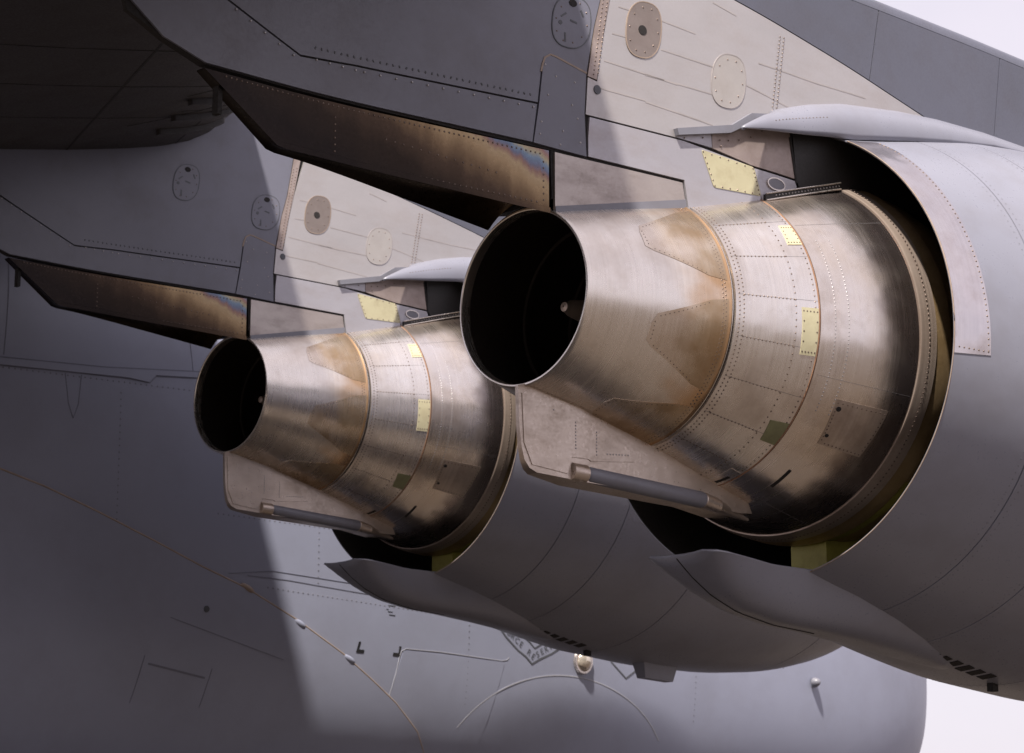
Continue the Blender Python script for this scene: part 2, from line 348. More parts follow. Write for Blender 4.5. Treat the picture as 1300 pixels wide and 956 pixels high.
for x, z in ((6.654, -0.677), (7.385, -1.014), (5.920, -0.355)):
    sub('hinge_blister', blob('hinge_blister', x, z, .08, .038, .028, 'fuse' if x > 6 else 'tanseal'), fus)
# seams and raised doubler along the side
seamset = [line([(-2, 1.28), (2.735, 1.704), (3.979, 1.792), (5.099, 1.919), (7.939, 2.181)], 0.0120), line([(-2, 1.2), (2.738, 1.615), (3.545, 1.674), (4.322, 1.713), (4.562, 1.708), (4.648, 1.792), (5.272, 1.860), (7.947, 2.103)], 0.0084),
           line([(3.506, 1.654), (3.555, 1.348), (3.618, 1.199), (3.675, 1.348), (3.705, 1.664)], 0.0072),
           line([(2.869, 2.849), (2.773, 1.733)], 0.0090), line([(5.003, 3.134), (5.128, 1.928)], 0.0072), line([(5.914, -0.207), (6.463, -0.207), (7.426, -0.253), (9.144, -0.319)], 0.0084), line([(5.665, -0.207), (6.270, -0.126), (7.435, -0.162), (9.154, -0.238)], 0.0060),
           line([(4.669, -1.229), (5.406, -1.331)], 0.0210), line([(4.616, -1.147), (4.504, -1.636)], 0.0072), line([(5.488, -1.229), (5.387, -1.636)], 0.0072),
           line([(4.905, -0.738), (6.431, -1.075)], 0.0048), line([(12.500, 1.000), (11.943, -1.940)], 0.0072)]
sub('panel_seams', strips('panel_seams', seamset[:9], mapF, 'fuseseam', -.004, .002, .3, .15), fus, kind='stuff')
sub('fairing_seams', strips('fairing_seams', seamset[7:11], lambda a, b, h: mapF(a, b, h+.035), 'fuseseam', -.004, .003, .3, .15), sp_, kind='stuff')
sub('doubler_strip', patch('doubler_strip', [(-2, 1.21), (2.738, 1.625), (4.282, 1.723), (4.542, 1.713), (4.637, 1.802), (5.272, 1.870), (7.946, 2.113), (7.940, 2.171), (5.100, 1.909), (3.979, 1.782), (2.735, 1.694), (-2, 1.27)], mapF, 'fuse', -.01, .012, .4, .2), fus)
sub('drain_port', patch('drain_port', arc(5.360, -0.615, .035, .035, 16), lambda a, b, h: mapF(a, b, h+.035), 'mark', -.01, .008, 0, 0), sp_)
frv = [(x, 1.60+(x-2.735)*.045) for x in np.arange(2.0, 9, .07)]+[(x, -.30-(x-5.9)*.035) for x in np.arange(6.2, 15, .07)]+[(x, .42) for x in np.arange(5.5, 15, .07)]
for x in (4.2, 6.9, 9.2, 13.2): frv += [(x, z) for z in np.arange(-.2 if x < 8 else -1.4, 1.6, .07)]
sub('rivets', rivets('skin_rivets', frv, mapF, 'fuserivet', .010, .003), fus, kind='stuff')
# printed marks
corner = [[(7.517, -0.799), (7.547, -0.799), (7.520, -0.886), (7.600, -0.886), (7.592, -0.922), (7.483, -0.922)], [(8.150, -0.809), (8.121, -0.809), (8.115, -0.886), (8.036, -0.886), (8.029, -0.922), (8.128, -0.922)]]
for q in corner: sub('corner_mark', patch('corner_mark', q, mapF, 'black', -.003, .003, 0, .1), fus)
whites = [line([(7.979, -1.534), (8.091, -1.126), (8.133, -0.922), (8.160, -0.861), (8.226, -0.830), (8.762, -0.830), (9.747, -0.866), (9.830, -0.850), (9.856, -0.820)], .008),
          line(arc(10.862, -2.373, 2.0, 1.40, 40, 30, 150), .013)]
sub('white_lines', strips('white_lines', whites, mapF, 'white', -.003, .003, .3, .1), fus, kind='stuff')
bluepatch = rpoly([(7.75, -2.4), (8.182, -0.850), (9.793, -0.881), (9.35, -2.4)], .05)
sub('escape_panel', patch('escape_panel', bluepatch, mapF, 'fuse', -.01, .002, .3, .1), fus)
bmk = [line([(9.644, -0.309), (9.681, -0.472), (9.802, -0.585), (10.004, -0.728), (10.139, -0.794), (10.242, -0.871), (10.376, -0.804), (10.570, -0.728), (10.793, -0.605), (10.966, -0.472), (11.040, -0.309)], .022),
       line([(9.893, -0.309), (10.013, -0.513), (10.194, -0.615), (10.281, -0.682), (10.391, -0.625), (10.609, -0.523), (10.790, -0.309)], .018),
       line([(11.389, -0.309), (11.617, -0.758), (11.891, -0.942), (12.193, -0.758), (12.535, -0.309)], .022), line([(11.638, -0.309), (11.782, -0.636), (11.935, -0.758), (12.130, -0.636), (12.336, -0.309)], .018)]
sub('shield_emblem', strips('shield_emblem', bmk[:2], mapF, 'mark', -.003, .003, .2, .1), fus)
sub('shield_emblem', strips('shield_emblem', bmk[2:], mapF, 'mark', -.003, .003, .2, .1), fus)
def glyph_mesh(ch):
    c = D.curves.new('g', 'FONT'); c.body = ch; c.size = 1.0; o = D.objects.new('g', c); COL.objects.link(o)
    dg = bpy.context.evaluated_depsgraph_get(); dg.update(); me = o.evaluated_get(dg).to_mesh()
    v = [tuple(q.co[:2]) for q in me.vertices]; f = [tuple(p.vertices) for p in me.polygons]
    D.objects.remove(o); D.curves.remove(c); return v, f
def text_on(path, s, size, mp, name, m, gap=1.0):
    pts = [Vector(p) for p in path]; seg = [(b-a).length for a, b in zip(pts[:-1], pts[1:])]; tot = sum(seg)
    step = tot/len(s); parts = []
    for i, ch in enumerate(s):
        if ch == ' ': continue
        d = (i+.5)*step; k = 0
        while k < len(seg)-1 and d > seg[k]: d -= seg[k]; k += 1
        t = (pts[k+1]-pts[k]).normalized(); p = pts[k]+t*d; nn = Vector((-t.y, t.x))
        v, f = glyph_mesh(ch); wd = max((q[0] for q in v), default=.5)
        parts.append(([mp(*(p+t*(q[0]-wd/2)*size+nn*(q[1]-.35)*size), .0035) for q in v], f))
    V, F = join(parts); return mesh(name, V, F, m, smooth=False, recalc=False)
sub('emblem_lettering', text_on([(9.558, -0.187), (9.779, -0.483), (9.995, -0.615), (10.261, -0.784), (10.592, -0.615), (10.854, -0.483), (11.155, -0.187)], 'AIR FORCE RESERVE COMMAND', .105, mapF, 'emblem_lettering', 'mark'), fus, kind='stuff')
tiny = [line([(7.93+.02*(i % 2), -.36-.035*i), (8.04-.02*(i % 3), -.362-.035*i)], .008) for i in (0, 2, 3)]+[line([(7.907, -0.406), (7.937, -0.406)], .008)]
sub('stencil_block', strips('stencil_block', tiny, mapF, 'mark', -.003, .003, 0, 0), fus)
V = []; F = []; nu, nv = 20, 6
for j in range(nv+1):
    f = math.cos(j/nv*math.pi/2)*.12; h = math.sin(j/nv*math.pi/2)*.09
    for k in range(nu): V.append(mapF(11.105+f*math.cos(2*math.pi*k/nu), -0.784+f*math.sin(2*math.pi*k/nu), .01+h))
for j in range(nv):
    for k in range(nu): F.append((j*nu+k, j*nu+(k+1) % nu, (j+1)*nu+(k+1) % nu, (j+1)*nu+k))
sub('lamp_lens', mesh('lamp_lens', V, F, 'lamp'), fus)
rg = line(arc(11.105, -0.784, .135, .135, 32), .03)
V, F = [], []
for k in range(32):
    a = 2*math.pi*k/32
    for rr, h in ((.115, .004), (.125, .035), (.15, .035), (.16, .004)): V.append(mapF(11.105+rr*math.cos(a), -0.784+rr*math.sin(a), h))
for k in range(32):
    for j in range(3): F.append((k*4+j, k*4+j+1, ((k+1) % 32)*4+j+1, ((k+1) % 32)*4+j))
sub('lamp_ring', mesh('lamp_ring', V, F, 'bright'), fus)
sub('blade_antenna', blob('blade_antenna', 15.585, -0.779, .05, .07, .10, 'tube'), fus)

# landing gear (stands the aircraft on the apron, below the frame)
for gx, gy in ((2.5, 11.6), (4.5, 11.6), (2.5, 15.6), (4.5, 15.6), (15.0, 13.6)):
    st = part('landing_gear', tube('landing_gear', [(gx, gy, -2.2), (gx, gy, GZ+.6)], .14, 'bright'))
    for s in (-.35, .35):
        V, F = [], []
        for j, (yy, rr) in enumerate(((-.2, .3), (-.2, .52), (-.12, .6), (.12, .6), (.2, .52), (.2, .3))):
            for k in range(28): V.append((gx+rr*math.cos(2*math.pi*k/28), gy+s+yy, GZ+.6+rr*math.sin(2*math.pi*k/28)))
        for j in range(5):
            for k in range(28): F.append((j*28+k, j*28+(k+1) % 28, (j+1)*28+(k+1) % 28, (j+1)*28+k))
        F.append(tuple(range(28))); F.append(tuple(140+k for k in range(28)))
        sub('wheel', mesh('wheel', V, F, 'rubber'), st)

# ================================================================== WING
SW, DH = OFF[0]/OFF[1], OFF[2]/OFF[1]
lowp = [(-7, 1.0), (-5, 1.34), (-3.6, 1.6), (-2.6, 1.79), (-1.8, 1.96), (-1.24, 2.09), (-.9, 2.18), (-.6, 2.29), (-.38, 2.42), (-.2, 2.62), (-.1, 2.78), (-.06, 2.95)]
upp = [(-.1, 3.1), (-.25, 3.24), (-.6, 3.36), (-1.5, 3.36), (-3, 2.9), (-5, 1.95), (-7, 1.12)]
def wing_pt(xr, zr, y):
    t = max(0, -y-1)/16; c = 1-.55*t
    return (xr*c+SW*y, y, (zr-2.0)*c+2.0+DH*y)
st = [-15.5, -12, -8, -4, -1, 0, 3, 6, 8, 10.5, 13.5]
prof_w = lowp+upp; n = len(prof_w)
V = [wing_pt(a, b, y) for y in st for a, b in prof_w]; F = []
for i in range(len(st)-1):
    for k in range(n): F.append((i*n+k, i*n+(k+1) % n, (i+1)*n+(k+1) % n, (i+1)*n+k))
F.append(tuple(range(n))); F.append(tuple((len(st)-1)*n+k for k in range(n)))
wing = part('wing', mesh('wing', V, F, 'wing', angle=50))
def mapW(xr, y, h):
    z = float(np.interp(xr, [p[0] for p in lowp], [p[1] for p in lowp])); p = wing_pt(xr, z, y); return (p[0], p[1], p[2]-h)
ws = [line([(-1.9, -14), (-1.9, 10)], .02), line([(-3.9, -14), (-3.9, 10)], .03), line([(-.75, -14), (-.75, 10)], .016)]
ws += [line([(-3.9, y), (-.75, y-.2)], .014) for y in (-6, -3.2, 2.2, 3.6, 4.8, 6.0, 8.4)]+[line([(-1.2, 5.0), (-.55, 4.3)], .02), line([(-1.1, 5.6), (-.5, 5.5)], .02), line([(-1.5, 6.2), (-.5, 5.2)], .014)]
sub('panel_seams', strips('wing_seams', ws, mapW, 'gap', -.01, .003, .3, .8), wing, kind='stuff')
wf = [patch('slat_track', rpoly([(-1.15, y), (-.42, y-.02), (-.42, y+.08), (-1.15, y+.1)], .04), mapW, 'wing', -.02, .05, .1, .1) for y in (6.35, 5.75, 5.1)]
for me in wf: sub('slat_track', me, wing)

# ================================================================== ENGINE (outboard one, then a copy inboard)
CX = [-.2, 0, .5, 1.014, 1.634, 2.0, 2.393, 2.6, 2.9, 3.6]; CR = [.5, .55, .682, .809, .995, 1.10, 1.203, 1.222, 1.20, 1.05]
def rC(x): return float(np.interp(x, CX, CR))
def mapC(x, th, h):
    r = rC(x)+h; t = R(th); return (x, -r*math.sin(t), r*math.cos(t))
NX = [1.4, 2.30, 2.65, 3.0, 3.2, 3.7, 4.3, 4.8, 5.8, 6.8, 7.6, 8.2, 8.5]
NT = [1.345, 1.527, 1.59, 1.665, 1.705, 1.80, 1.87, 1.91, 1.95, 1.95, 1.92, 1.85, 1.74]
NB = [1.345, 1.527, 1.61, 1.70, 1.75, 1.87, 1.98, 2.06, 2.14, 2.15, 2.09, 1.96, 1.78]
def pch(x, X, Y):
    # smoothed piecewise-linear read-out
    return sum(float(np.interp(x+d, X, Y))*wt for d, wt in ((-.16, .2), (-.08, .2), (0, .2), (.08, .2), (.16, .2))) if x > 2.5 else float(np.interp(x, X, Y))
def rN(x, th, r=None):
    t = (1-math.cos(R(th)))/2; a = pch(x, NX, NT); b = pch(x, NX, NB); s = t*t*(3-2*t)
    return a+(b-a)*min(1, s*1.15)
def mapN(x, th, h):
    r = rN(x, th)+h; t = R(th); return (x, -r*math.sin(t), r*math.cos(t))

xs = list(np.arange(2.5, 8.4, .12))
grooves = [3.06, 3.66, 4.8, 7.3]
px_ = sorted([x for x in xs if all(abs(x-g) > .03 for g in grooves)]+[2.306, 2.40]+[g+d for g in grooves for d in (-.006, -.004, .004, .006)])
prof_n = []
for x in px_:
    dr = -.012 if any(abs(abs(x-g)-.004) < 1e-6 for g in grooves) else 0
    prof_n.append((x, dr))
nacp = [(2.75, 'in'), (2.32, 'in'), (2.30, 'lip')]
V, UV, F = [], [], []; NN = 160
rows_ = [(3.9, lambda th: 1.50), (3.2, lambda th: 1.54), (2.75, lambda th: 1.525), (2.32, lambda th: 1.512), (2.301, lambda th: 1.519), (2.301, lambda th: 1.527)]
rows_ += [(x, (lambda x, dr: (lambda th: rN(x, th)+dr))(x, dr)) for x, dr in prof_n]
rows_ += [(8.45, lambda th: rN(8.4, th)-.08), (8.56, lambda th: rN(8.4, th)-.20), (8.5, lambda th: rN(8.4, th)-.34), (8.2, lambda th: 1.42), (7.4, lambda th: 1.36)]
s = 0
for i, (x, fr) in enumerate(rows_):
    for k in range(NN+1):
        th = 360*k/NN; r = fr(th); V.append((x, -r*math.sin(R(th)), r*math.cos(R(th)))); UV.append((R(th)*1.5, x))
for i in range(len(rows_)-1):
    for k in range(NN): F.append((i*(NN+1)+k, i*(NN+1)+k+1, (i+1)*(NN+1)+k+1, (i+1)*(NN+1)+k))
me = mesh('nacelle', V, F, 'nac', UV, True, 50); me.materials.append(M['ductdark']); me.materials.append(M['primer'])
for p in me.polygons:
    i = p.index//NN
    if i < 2: p.material_index = 1
    elif i < 4: p.material_index = 1
ENG = part('jet_engine', me, label='larger near jet engine with scorched titanium nozzle pointing at the viewer')
def E(name, me, **pr): return sub(name, me, ENG, **pr)
# closing wall deep in the fan duct and the engine face
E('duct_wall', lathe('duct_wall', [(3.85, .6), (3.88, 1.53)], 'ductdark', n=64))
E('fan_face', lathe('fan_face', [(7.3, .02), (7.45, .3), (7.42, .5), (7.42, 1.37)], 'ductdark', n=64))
# hot nozzle
E('exhaust_nozzle', lathe('exhaust_nozzle', [(.028, .556)]+[(x, rC(x)) for x in (.1, .2, .3, .4, .5, .6, .7, .8, .9, .985)]+[(1.002, .812), (1.006, .80), (1.006, .78)], 'nozzle'))
E('nozzle_lip', lathe('nozzle_lip', [(.075, .537), (.06, .531), (.004, .535), (0, .540), (0, .549), (.004, .553), (.028, .560), (.032, .556)], 'nozzle'))
E('exhaust_duct', lathe('exhaust_duct', [(.062, .5365), (.4, .56), (1.0, .62), (1.7, .66), (1.72, .2)], 'soot', n=96))
for xr in (.55, 1.0, 1.4): E('liner_ring', lathe('liner_ring', [(xr, .50+xr*.085+.005), (xr+.004, .485+xr*.085), (xr+.03, .485+xr*.085), (xr+.034, .51+xr*.085)], 'soot', n=64))
E('exhaust_plug', lathe('exhaust_plug', [(.36, .004), (.365, .03), (.40, .038), (.42, .05), (.8, .12), (1.3, .2), (1.75, .25)], 'ring', n=40))
for k in range(8):
    a = R(20+45*k); c, s_ = math.cos(a), math.sin(a); V, F = box(1.45, 0, .42, .3, .025, .45)
    E('exhaust_strut', mesh('exhaust_strut', [(x, y*c-z*s_, y*s_+z*c) for x, y, z in V], F, 'ring', smooth=False))
for t0 in (38.5, 90, 141.5, 193, -13, 244.3, 295.7):
    jt = lambda v: v+random.uniform(-.012, .012)
    q = rpoly([(.985, t0-1), (.86, t0+.5), (jt(.49), jt(t0+11.5)), (jt(.455), t0+17), (jt(.46), t0+26), (jt(.50), t0+29), (.86, t0+40.5), (.985, t0+42)], .03, 3)
    E('heat_doubler', patch('heat_doubler', q, mapC, 'stain', -.004, .0022, .1, 3))
# seam ring, nozzle cowl, core cowl
E('seam_ring', lathe('seam_ring', [(1.008, .78), (1.008, .812), (1.013, .813), (1.016, .80), (1.018, .79)], 'nozzle'))
E('seam_gap', lathe('seam_gap', [(1.01, .798), (1.04, .798)], 'gap'))
E('nozzle_cowl', lathe('nozzle_cowl', [(1.032, .80), (1.034, .818)]+[(x, rC(x)) for x in (1.06, 1.15, 1.25, 1.35, 1.45, 1.55, 1.622)]+[(1.624, .98)], 'cowl'))
E('seal_ring', lathe('seal_ring', [(1.6225, .985), (1.6235, .9955), (1.6285, .9965), (1.6295, .985)], 'seal'))
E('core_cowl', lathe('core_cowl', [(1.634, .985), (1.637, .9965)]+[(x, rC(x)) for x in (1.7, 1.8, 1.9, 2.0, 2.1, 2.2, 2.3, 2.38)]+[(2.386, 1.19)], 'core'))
E('cowl_ring', lathe('cowl_ring', [(2.388, 1.19), (2.39, 1.209), (2.40, 1.214), (2.52, 1.238), (2.525, 1.225)], 'ring'))
E('inner_cowl', lathe('inner_cowl', [(2.522, 1.22), (2.60, 1.245), (2.66, 1.25), (2.67, 1.235), (2.9, 1.23), (3.6, 1.08), (3.85, 1.0)], 'innerdark'))
E('primer_panel', patch('primer_panel', [(2.68, 138), (2.68, 205), (3.5, 205), (3.5, 138)], lambda x, t, h: (x, -(1.236+h-(x-2.68)*.1)*math.sin(R(t)), (1.236+h-(x-2.68)*.1)*math.cos(R(t))), 'primer', -.01, .006, .1, 4))
for q, m_ in (([(1.531, 52), (1.618, 52.3), (1.618, 62.1), (1.512, 62.1)], 'yellow'), ([(1.50, 88.5), (1.618, 88.3), (1.618, 105.8), (1.509, 106.3)], 'yellow'), ([(1.487, 133.3), (1.618, 132.2), (1.618, 142.2), (1.512, 142.4)], 'olive')):
    E('access_plate', patch('access_plate', rpoly(q, .008, 2), mapC, m_, -.006, .004, .1, 3))
E('access_door', patch('access_door', rpoly([(1.853, 118.3), (2.245, 117.6), (2.206, 134.8), (1.874, 135.3)], .06, 5), mapC, 'cowldoor', -.006, .004, .1, 3))
E('vent_slot', patch('vent_slot', [(1.567, 171), (1.592, 171), (1.6, 164.5), (1.575, 164.5)], mapC, 'gap', -.01, .003, .1, 2))
E('vent_plate', patch('vent_plate', rpoly([(1.53, 175), (1.62, 175), (1.618, 160), (1.53, 160)], .01, 2), mapC, 'cowl', -.006, .0022, .1, 2))
E('vent_slot', patch('vent_slot', [(1.852, 159), (1.872, 159), (1.862, 149), (1.842, 149)], mapC, 'gap', -.01, .004, .1, 2))
E('door_latch', patch('door_latch', arc(1.90, 131.5, .014, .7, 10), mapC, 'gap', -.004, .006, 0, 0))
E('door_latch', patch('door_latch', arc(1.89, 121.5, .018, .9, 10), mapC, 'gap', -.004, .006, 0, 0))
# thin lap seams along the cowls
lap = [line([(1.04, t), (1.62, t-.6)], .012) for t in range(14, 340, 36)]
lapm = []
for t in range(14, 350, 18):
    lapm.append([(1.045, t-.07), (1.62, t-.5-.06), (1.62, t-.5+.06), (1.045, t+.07)])
for t in (52, 112, 168, 230, 290): lapm.append([(1.66, t-.05), (2.37, t-.53), (2.37, t-.43), (1.66, t+.05)])
E('lap_seams', strips('lap_seams', lapm, mapC, 'seam', -.003, .0006, .1, 2), kind='stuff')
rv = []
for t in np.arange(0, 360, 1.9): rv += [(1.062, t), (1.092, t+.95), (.965, t), (.945, t+.95)]
for t in np.arange(0, 360, 2.2): rv += [(1.60, t)]
for t in np.arange(0, 360, 2.6): rv += [(1.46, t)]
for t in range(14, 350, 18): rv += row((1.10, t), (1.45, t-.3), .035)
for t0 in (38.5, 90, 141.5, 193, 244.3, 295.7):
    rv += row((.84, t0+1.5), (.50, t0+12), .6)[:0]
    for a, b in (((.84, t0+2.2), (.51, t0+12.5)), ((.51, t0+28), (.84, t0+39))):
        rv += [tuple(Vector(a).lerp(Vector(b), k/11)) for k in range(12)]
    rv += [(.478, t0+16+k*2.2) for k in range(5)]
rv = [(x, t+random.uniform(-.08, .08)) for x, t in rv]
E('rivets', rivets('rivets', rv, mapC, 'rivet', .006, .003, .01, 1), kind='stuff')
rv = [(2.43, t) for t in np.arange(0, 360, 1.5)]+[(1.745, t) for t in np.arange(60, 125, 1.4)]+[(1.845, t) for t in np.arange(60, 125, 1.4)]
rr_ = [(2.46, t) for t in np.arange(0, 360, 1.7)]
E('rivets', rivets('ring_rivets', [(2.455, t) for t in np.arange(0, 360, 1.5)], lambda a, b, h: mapC(a, b, h+.02), 'rivet', .0075, .003, .01, 1), kind='stuff')
E('rivets', rivets('core_rivets', rv[240:], mapC, 'rivetl', .0055, .002, .01, 1), kind='stuff')
dr = []
for a, b in (((1.87, 119.5), (2.23, 118.8)), ((2.23, 119), (2.195, 133.8)), ((2.19, 134), (1.89, 134.5)), ((1.885, 133.5), (1.868, 120))):
    dr += [tuple(Vector(a).lerp(Vector(b), k/10)) for k in range(10)]
for q in ([(1.539, 53.2), (1.61, 53.4), (1.608, 61), (1.524, 61)], [(1.51, 89.8), (1.608, 89.7), (1.608, 104.6), (1.519, 105)]):
    for a, b in zip(q, q[1:]+q[:1]): dr += [tuple(Vector(a).lerp(Vector(b), k/4)) for k in range(4)]
E('rivets', rivets('plate_rivets', dr, lambda a, b, h: mapC(a, b, h+.004), 'rivet', .006, .002, .01, 1), kind='stuff')
nrv = []
for g in (3.06, 3.66, 4.8): nrv += [(g-.045, t) for t in np.arange(32, 200, 1.6)]+[(g+.045, t+.8) for t in np.arange(32, 200, 1.6)]
nrv += [(x, 168) for x in np.arange(4.0, 7.2, .09)]
E('rivets', rivets('nacelle_rivets', nrv, mapN, 'fuserivet', .007, .0015, .01, 1), kind='stuff')
E('access_door', patch('access_door', rpoly([(3.75, 112), (4.2, 112), (4.2, 121), (3.75, 121)], .05, 4), mapN, 'nac', -.006, .003, .1, 3))
# titanium band along the fan nozzle edge
bt = [(2.303, 29.2)]+[(2.303, t) for t in range(34, 98, 4)]+[(2.303, 98.5), (2.60, 97.6)]+[(2.60-.02*math.sin((t-29)/68*math.pi), t) for t in range(94, 30, -4)]+[(2.58, 29.2)]
E('edge_band', patch('edge_band', bt, mapN, 'band', -.006, .004, .1, 3))
E('rivets', rivets('band_rivets', [(2.58-.02*math.sin((t-29)/68*math.pi), t) for t in np.arange(30.5, 97, 1.35)]+[(x, 96.9) for x in np.arange(2.34, 2.58, .04)], lambda a, b, h: mapN(a, b, h+.004), 'rivet', .007, .003, .01, 1), kind='stuff')
E('band_edge', tube('band_edge', [mapN(2.301, t, -.001) for t in range(29, 172, 2)], .004, 'tanseal', 6))
# upper lip: leaf-shaped hood running aft from the nacelle beside the pylon, its tip standing free
UL = [(1.27, -.700, 1.200, -.700, 1.204), (1.40, -.703, 1.222, -.680, 1.275), (1.55, -.705, 1.245, -.655, 1.355), (1.85, -.710, 1.288, -.612, 1.480), (2.10, -.714, 1.328, -.612, 1.565), (2.40, -.722, 1.37, -.620, 1.640), (3.0, -.75, 1.49, -.640, 1.725), (3.45, -.76, 1.575, -.655, 1.765), (4.0, -.745, 1.675, -.668, 1.790), (4.7, -.70, 1.765, -.668, 1.80)]
UX = [u[0] for u in UL]
def hood():
    V, F = [], []; K = 9; X = list(np.arange(1.27, 4.7, .07))+[4.7]
    for x in X:
        ly, lz, uy, uz = (float(np.interp(x, UX, [u[i] for u in UL])) for i in (1, 2, 3, 4))
        bl = float(np.interp(x, [1.27, 1.7, 2.3, 3.4, 4.7], [0, .035, .055, .04, 0]))
        for k in range(K+1):
            q = k/K; g = bl*4*q*(1-q); V.append((x, ly+(uy-ly)*q-g*.8, lz+(uz-lz)*q+g*.45))
        V.append((x, min(-.3, uy+.10) if x > 1.7 else uy+.06*min(1, (x-1.27)/.43), uz+.025 if x > 1.7 else uz-.02))
    W = K+2
    for i in range(len(X)-1):
        for k in range(W-1): F.append((i*W+k, i*W+k+1, (i+1)*W+k+1, (i+1)*W+k))
    return mesh('upper_lip', V, F, 'nac', None, True, 60)
ul = E('upper_lip', hood()); sm = ul.modifiers.new('thick', 'SOLIDIFY'); sm.thickness = .016; sm.offset = 0
def mapU(x, q, h):
    ly, lz, uy, uz = (float(np.interp(x, UX, [u[i] for u in UL])) for i in (1, 2, 3, 4)); bl = float(np.interp(x, [1.27, 1.7, 2.3, 3.4, 4.7], [0, .035, .055, .04, 0])); g = bl*4*q*(1-q)+h+.009
    return (x, ly+(uy-ly)*q-g*.8, lz+(uz-lz)*q+g*.45)
E('rivets', rivets('lip_rivets', [(x, .45) for x in np.arange(1.6, 2.15, .035)], mapU, 'rivet', .005, .003, .01, .05), kind='stuff')
# lower lip: keel-shaped trough
LS = [(1.36, .22, -1.432, -1.445), (1.42, .275, -1.430, -1.49), (1.5, .296, -1.432, -1.55), (1.7, .306, -1.45, -1.66), (1.95, .31, -1.475, -1.745), (2.3, .32, -1.505, -1.80), (2.73, .34, None, -1.825), (3.23, .33, None, -1.865), (3.6, .28, None, -1.905), (3.9, .20, None, -1.935), (4.2, .10, None, -1.97)]
def lower_lip():
    V, F = [], []; K = 14
    xs_ = np.concatenate([np.arange(1.36, 4.15, .08), [4.2]])
    for x in xs_:
        w_ = float(np.interp(x, [l[0] for l in LS], [l[1] for l in LS])); zk = float(np.interp(x, [l[0] for l in LS], [l[3] for l in LS]))
        zs = -math.sqrt(max(.1, rN(x, 180)**2-w_**2))+.03
        za = float(np.interp(x, [l[0] for l in LS[:5]], [l[2] for l in LS[:5]]))
        t = min(1, max(0, (x-2.3)/.5)); zr = za*(1-t)+zs*t
        for k in range(-K, K+1):
            u = k/K; yy = w_*math.copysign(math.sin(abs(u)*math.pi/2)**1.0, u)
            zz = zr+(zk-zr)*(1-abs(math.sin(u*math.pi/2))**3.0)
            V.append((x, yy, zz))
    W = 2*K+1
    for i in range(len(xs_)-1):
        for k in range(W-1): F.append((i*W+k, i*W+k+1, (i+1)*W+k+1, (i+1)*W+k))
    return mesh('lower_lip', V, F, 'nac', None, True, 50)
ll = E('lower_lip', lower_lip()); sm = ll.modifiers.new('thick', 'SOLIDIFY'); sm.thickness = .018; sm.offset = 0
E('keel_seam', tube('keel_seam', [(x, 0, float(np.interp(x, [l[0] for l in LS], [l[3] for l in LS]))-.008) for x in np.arange(1.37, 2.8, .08)], .006, 'gap', 6))
for k in range(6):
    x = 3.84+k*.13
    E('vent_louvre', patch('vent_louvre', [(x, 174.6), (x+.085, 174.9), (x+.105, 178.8), (x+.02, 178.6)], mapN, 'gap', -.02, .004, .1, 2))
V, F = box(4.75, -.02, -2.07, .07, .05, .07)
E('drain_stub', mesh('drain_stub', V, F, 'gap', smooth=False))
V, F = join([([(5.55, -.09, -2.10), (6.10, -.09, -2.10), (6.04, -.06, -2.30), (5.60, -.06, -2.28), (5.55, .09, -2.10), (6.10, .09, -2.10), (6.04, .06, -2.30), (5.60, .06, -2.28)], [(0, 1, 2, 3), (4, 7, 6, 5), (0, 4, 5, 1), (1, 5, 6, 2), (2, 6, 7, 3), (3, 7, 4, 0)])])
E('drain_mast', mesh('drain_mast', V, F, 'nac', smooth=False))
# tail fin below the core with its half pipe
finp = [(-.045, -.555), (-.035, -.80), (-.02, -.92), (.0, -1.0), (.035, -1.05), (.085, -1.074), (.418, -1.097), (1.49, -1.105), (1.80, -1.14), (1.95, -1.13), (1.9, -1.04), (1.634, -.97), (1.014, -.785), (.5, -.66), (.02, -.535)]
def fin_hw(x, z): return max(.012, float(np.interp(x, [-.05, .0, .1, .4, 1.2, 3], [.012, .02, .045, .10, .13, .16])))
def mapFin(x, z, h): return (x, -fin_hw(x, z)-h, z)
E('tail_fin', patch('tail_fin', finp, mapFin, 'fin', 0, 0, .1, .1, back=lambda a, c: (a, fin_hw(a, c), c)))
E('fairing_pipe', tube('fairing_pipe', [(.46, -.085, -1.045), (.48, -.085, -1.046), (1.47, -.115, -1.088), (1.49, -.115, -1.089)], [.04, .050, .054, .05], 'tube', 20))
E('pipe_collar', tube('pipe_collar', [(.33, -.075, -1.04), (.335, -.075, -1.04), (.45, -.083, -1.045), (.455, -.083, -1.045)], [.04, .055, .057, .05], 'fin', 20))
E('pipe_tip', tube('pipe_tip', [(1.485, -.115, -1.089), (1.495, -.115, -1.09), (1.62, -.112, -1.108), (1.64, -.112, -1.111), (1.645, -.112, -1.111), (1.95, -.10, -1.165)], [.045, .054, .048, .048, .042, .012], 'fin', 18))
E('fin_panel', patch('fin_panel', [(-.02, -.60), (-.005, -.90), (.05, -1.03), (.30, -1.06), (.33, -.955), (.46, -.955), (.485, -.965), (.86, -.925), (.865, -.80), (.5, -.69), (.04, -.57)], mapFin, 'fin', -.004, .006, .1, .1))
E('rivets', rivets('fin_rivets', [(.36, z) for z in np.arange(-.90, -.74, .02)]+[(.53, z) for z in np.arange(-.92, -.78, .02)]+row((.62, -.905), (.8, -.89), .025)+[(.2, -.68)], lambda a, b, h: mapFin(a, b, h+.006), 'rivetl', .006, .003), kind='stuff')
V, F = join([box(3.25, 0, -1.36, 1.1, .30, .40)])
E('duct_strut', mesh('duct_strut', V, F, 'primer', smooth=False))

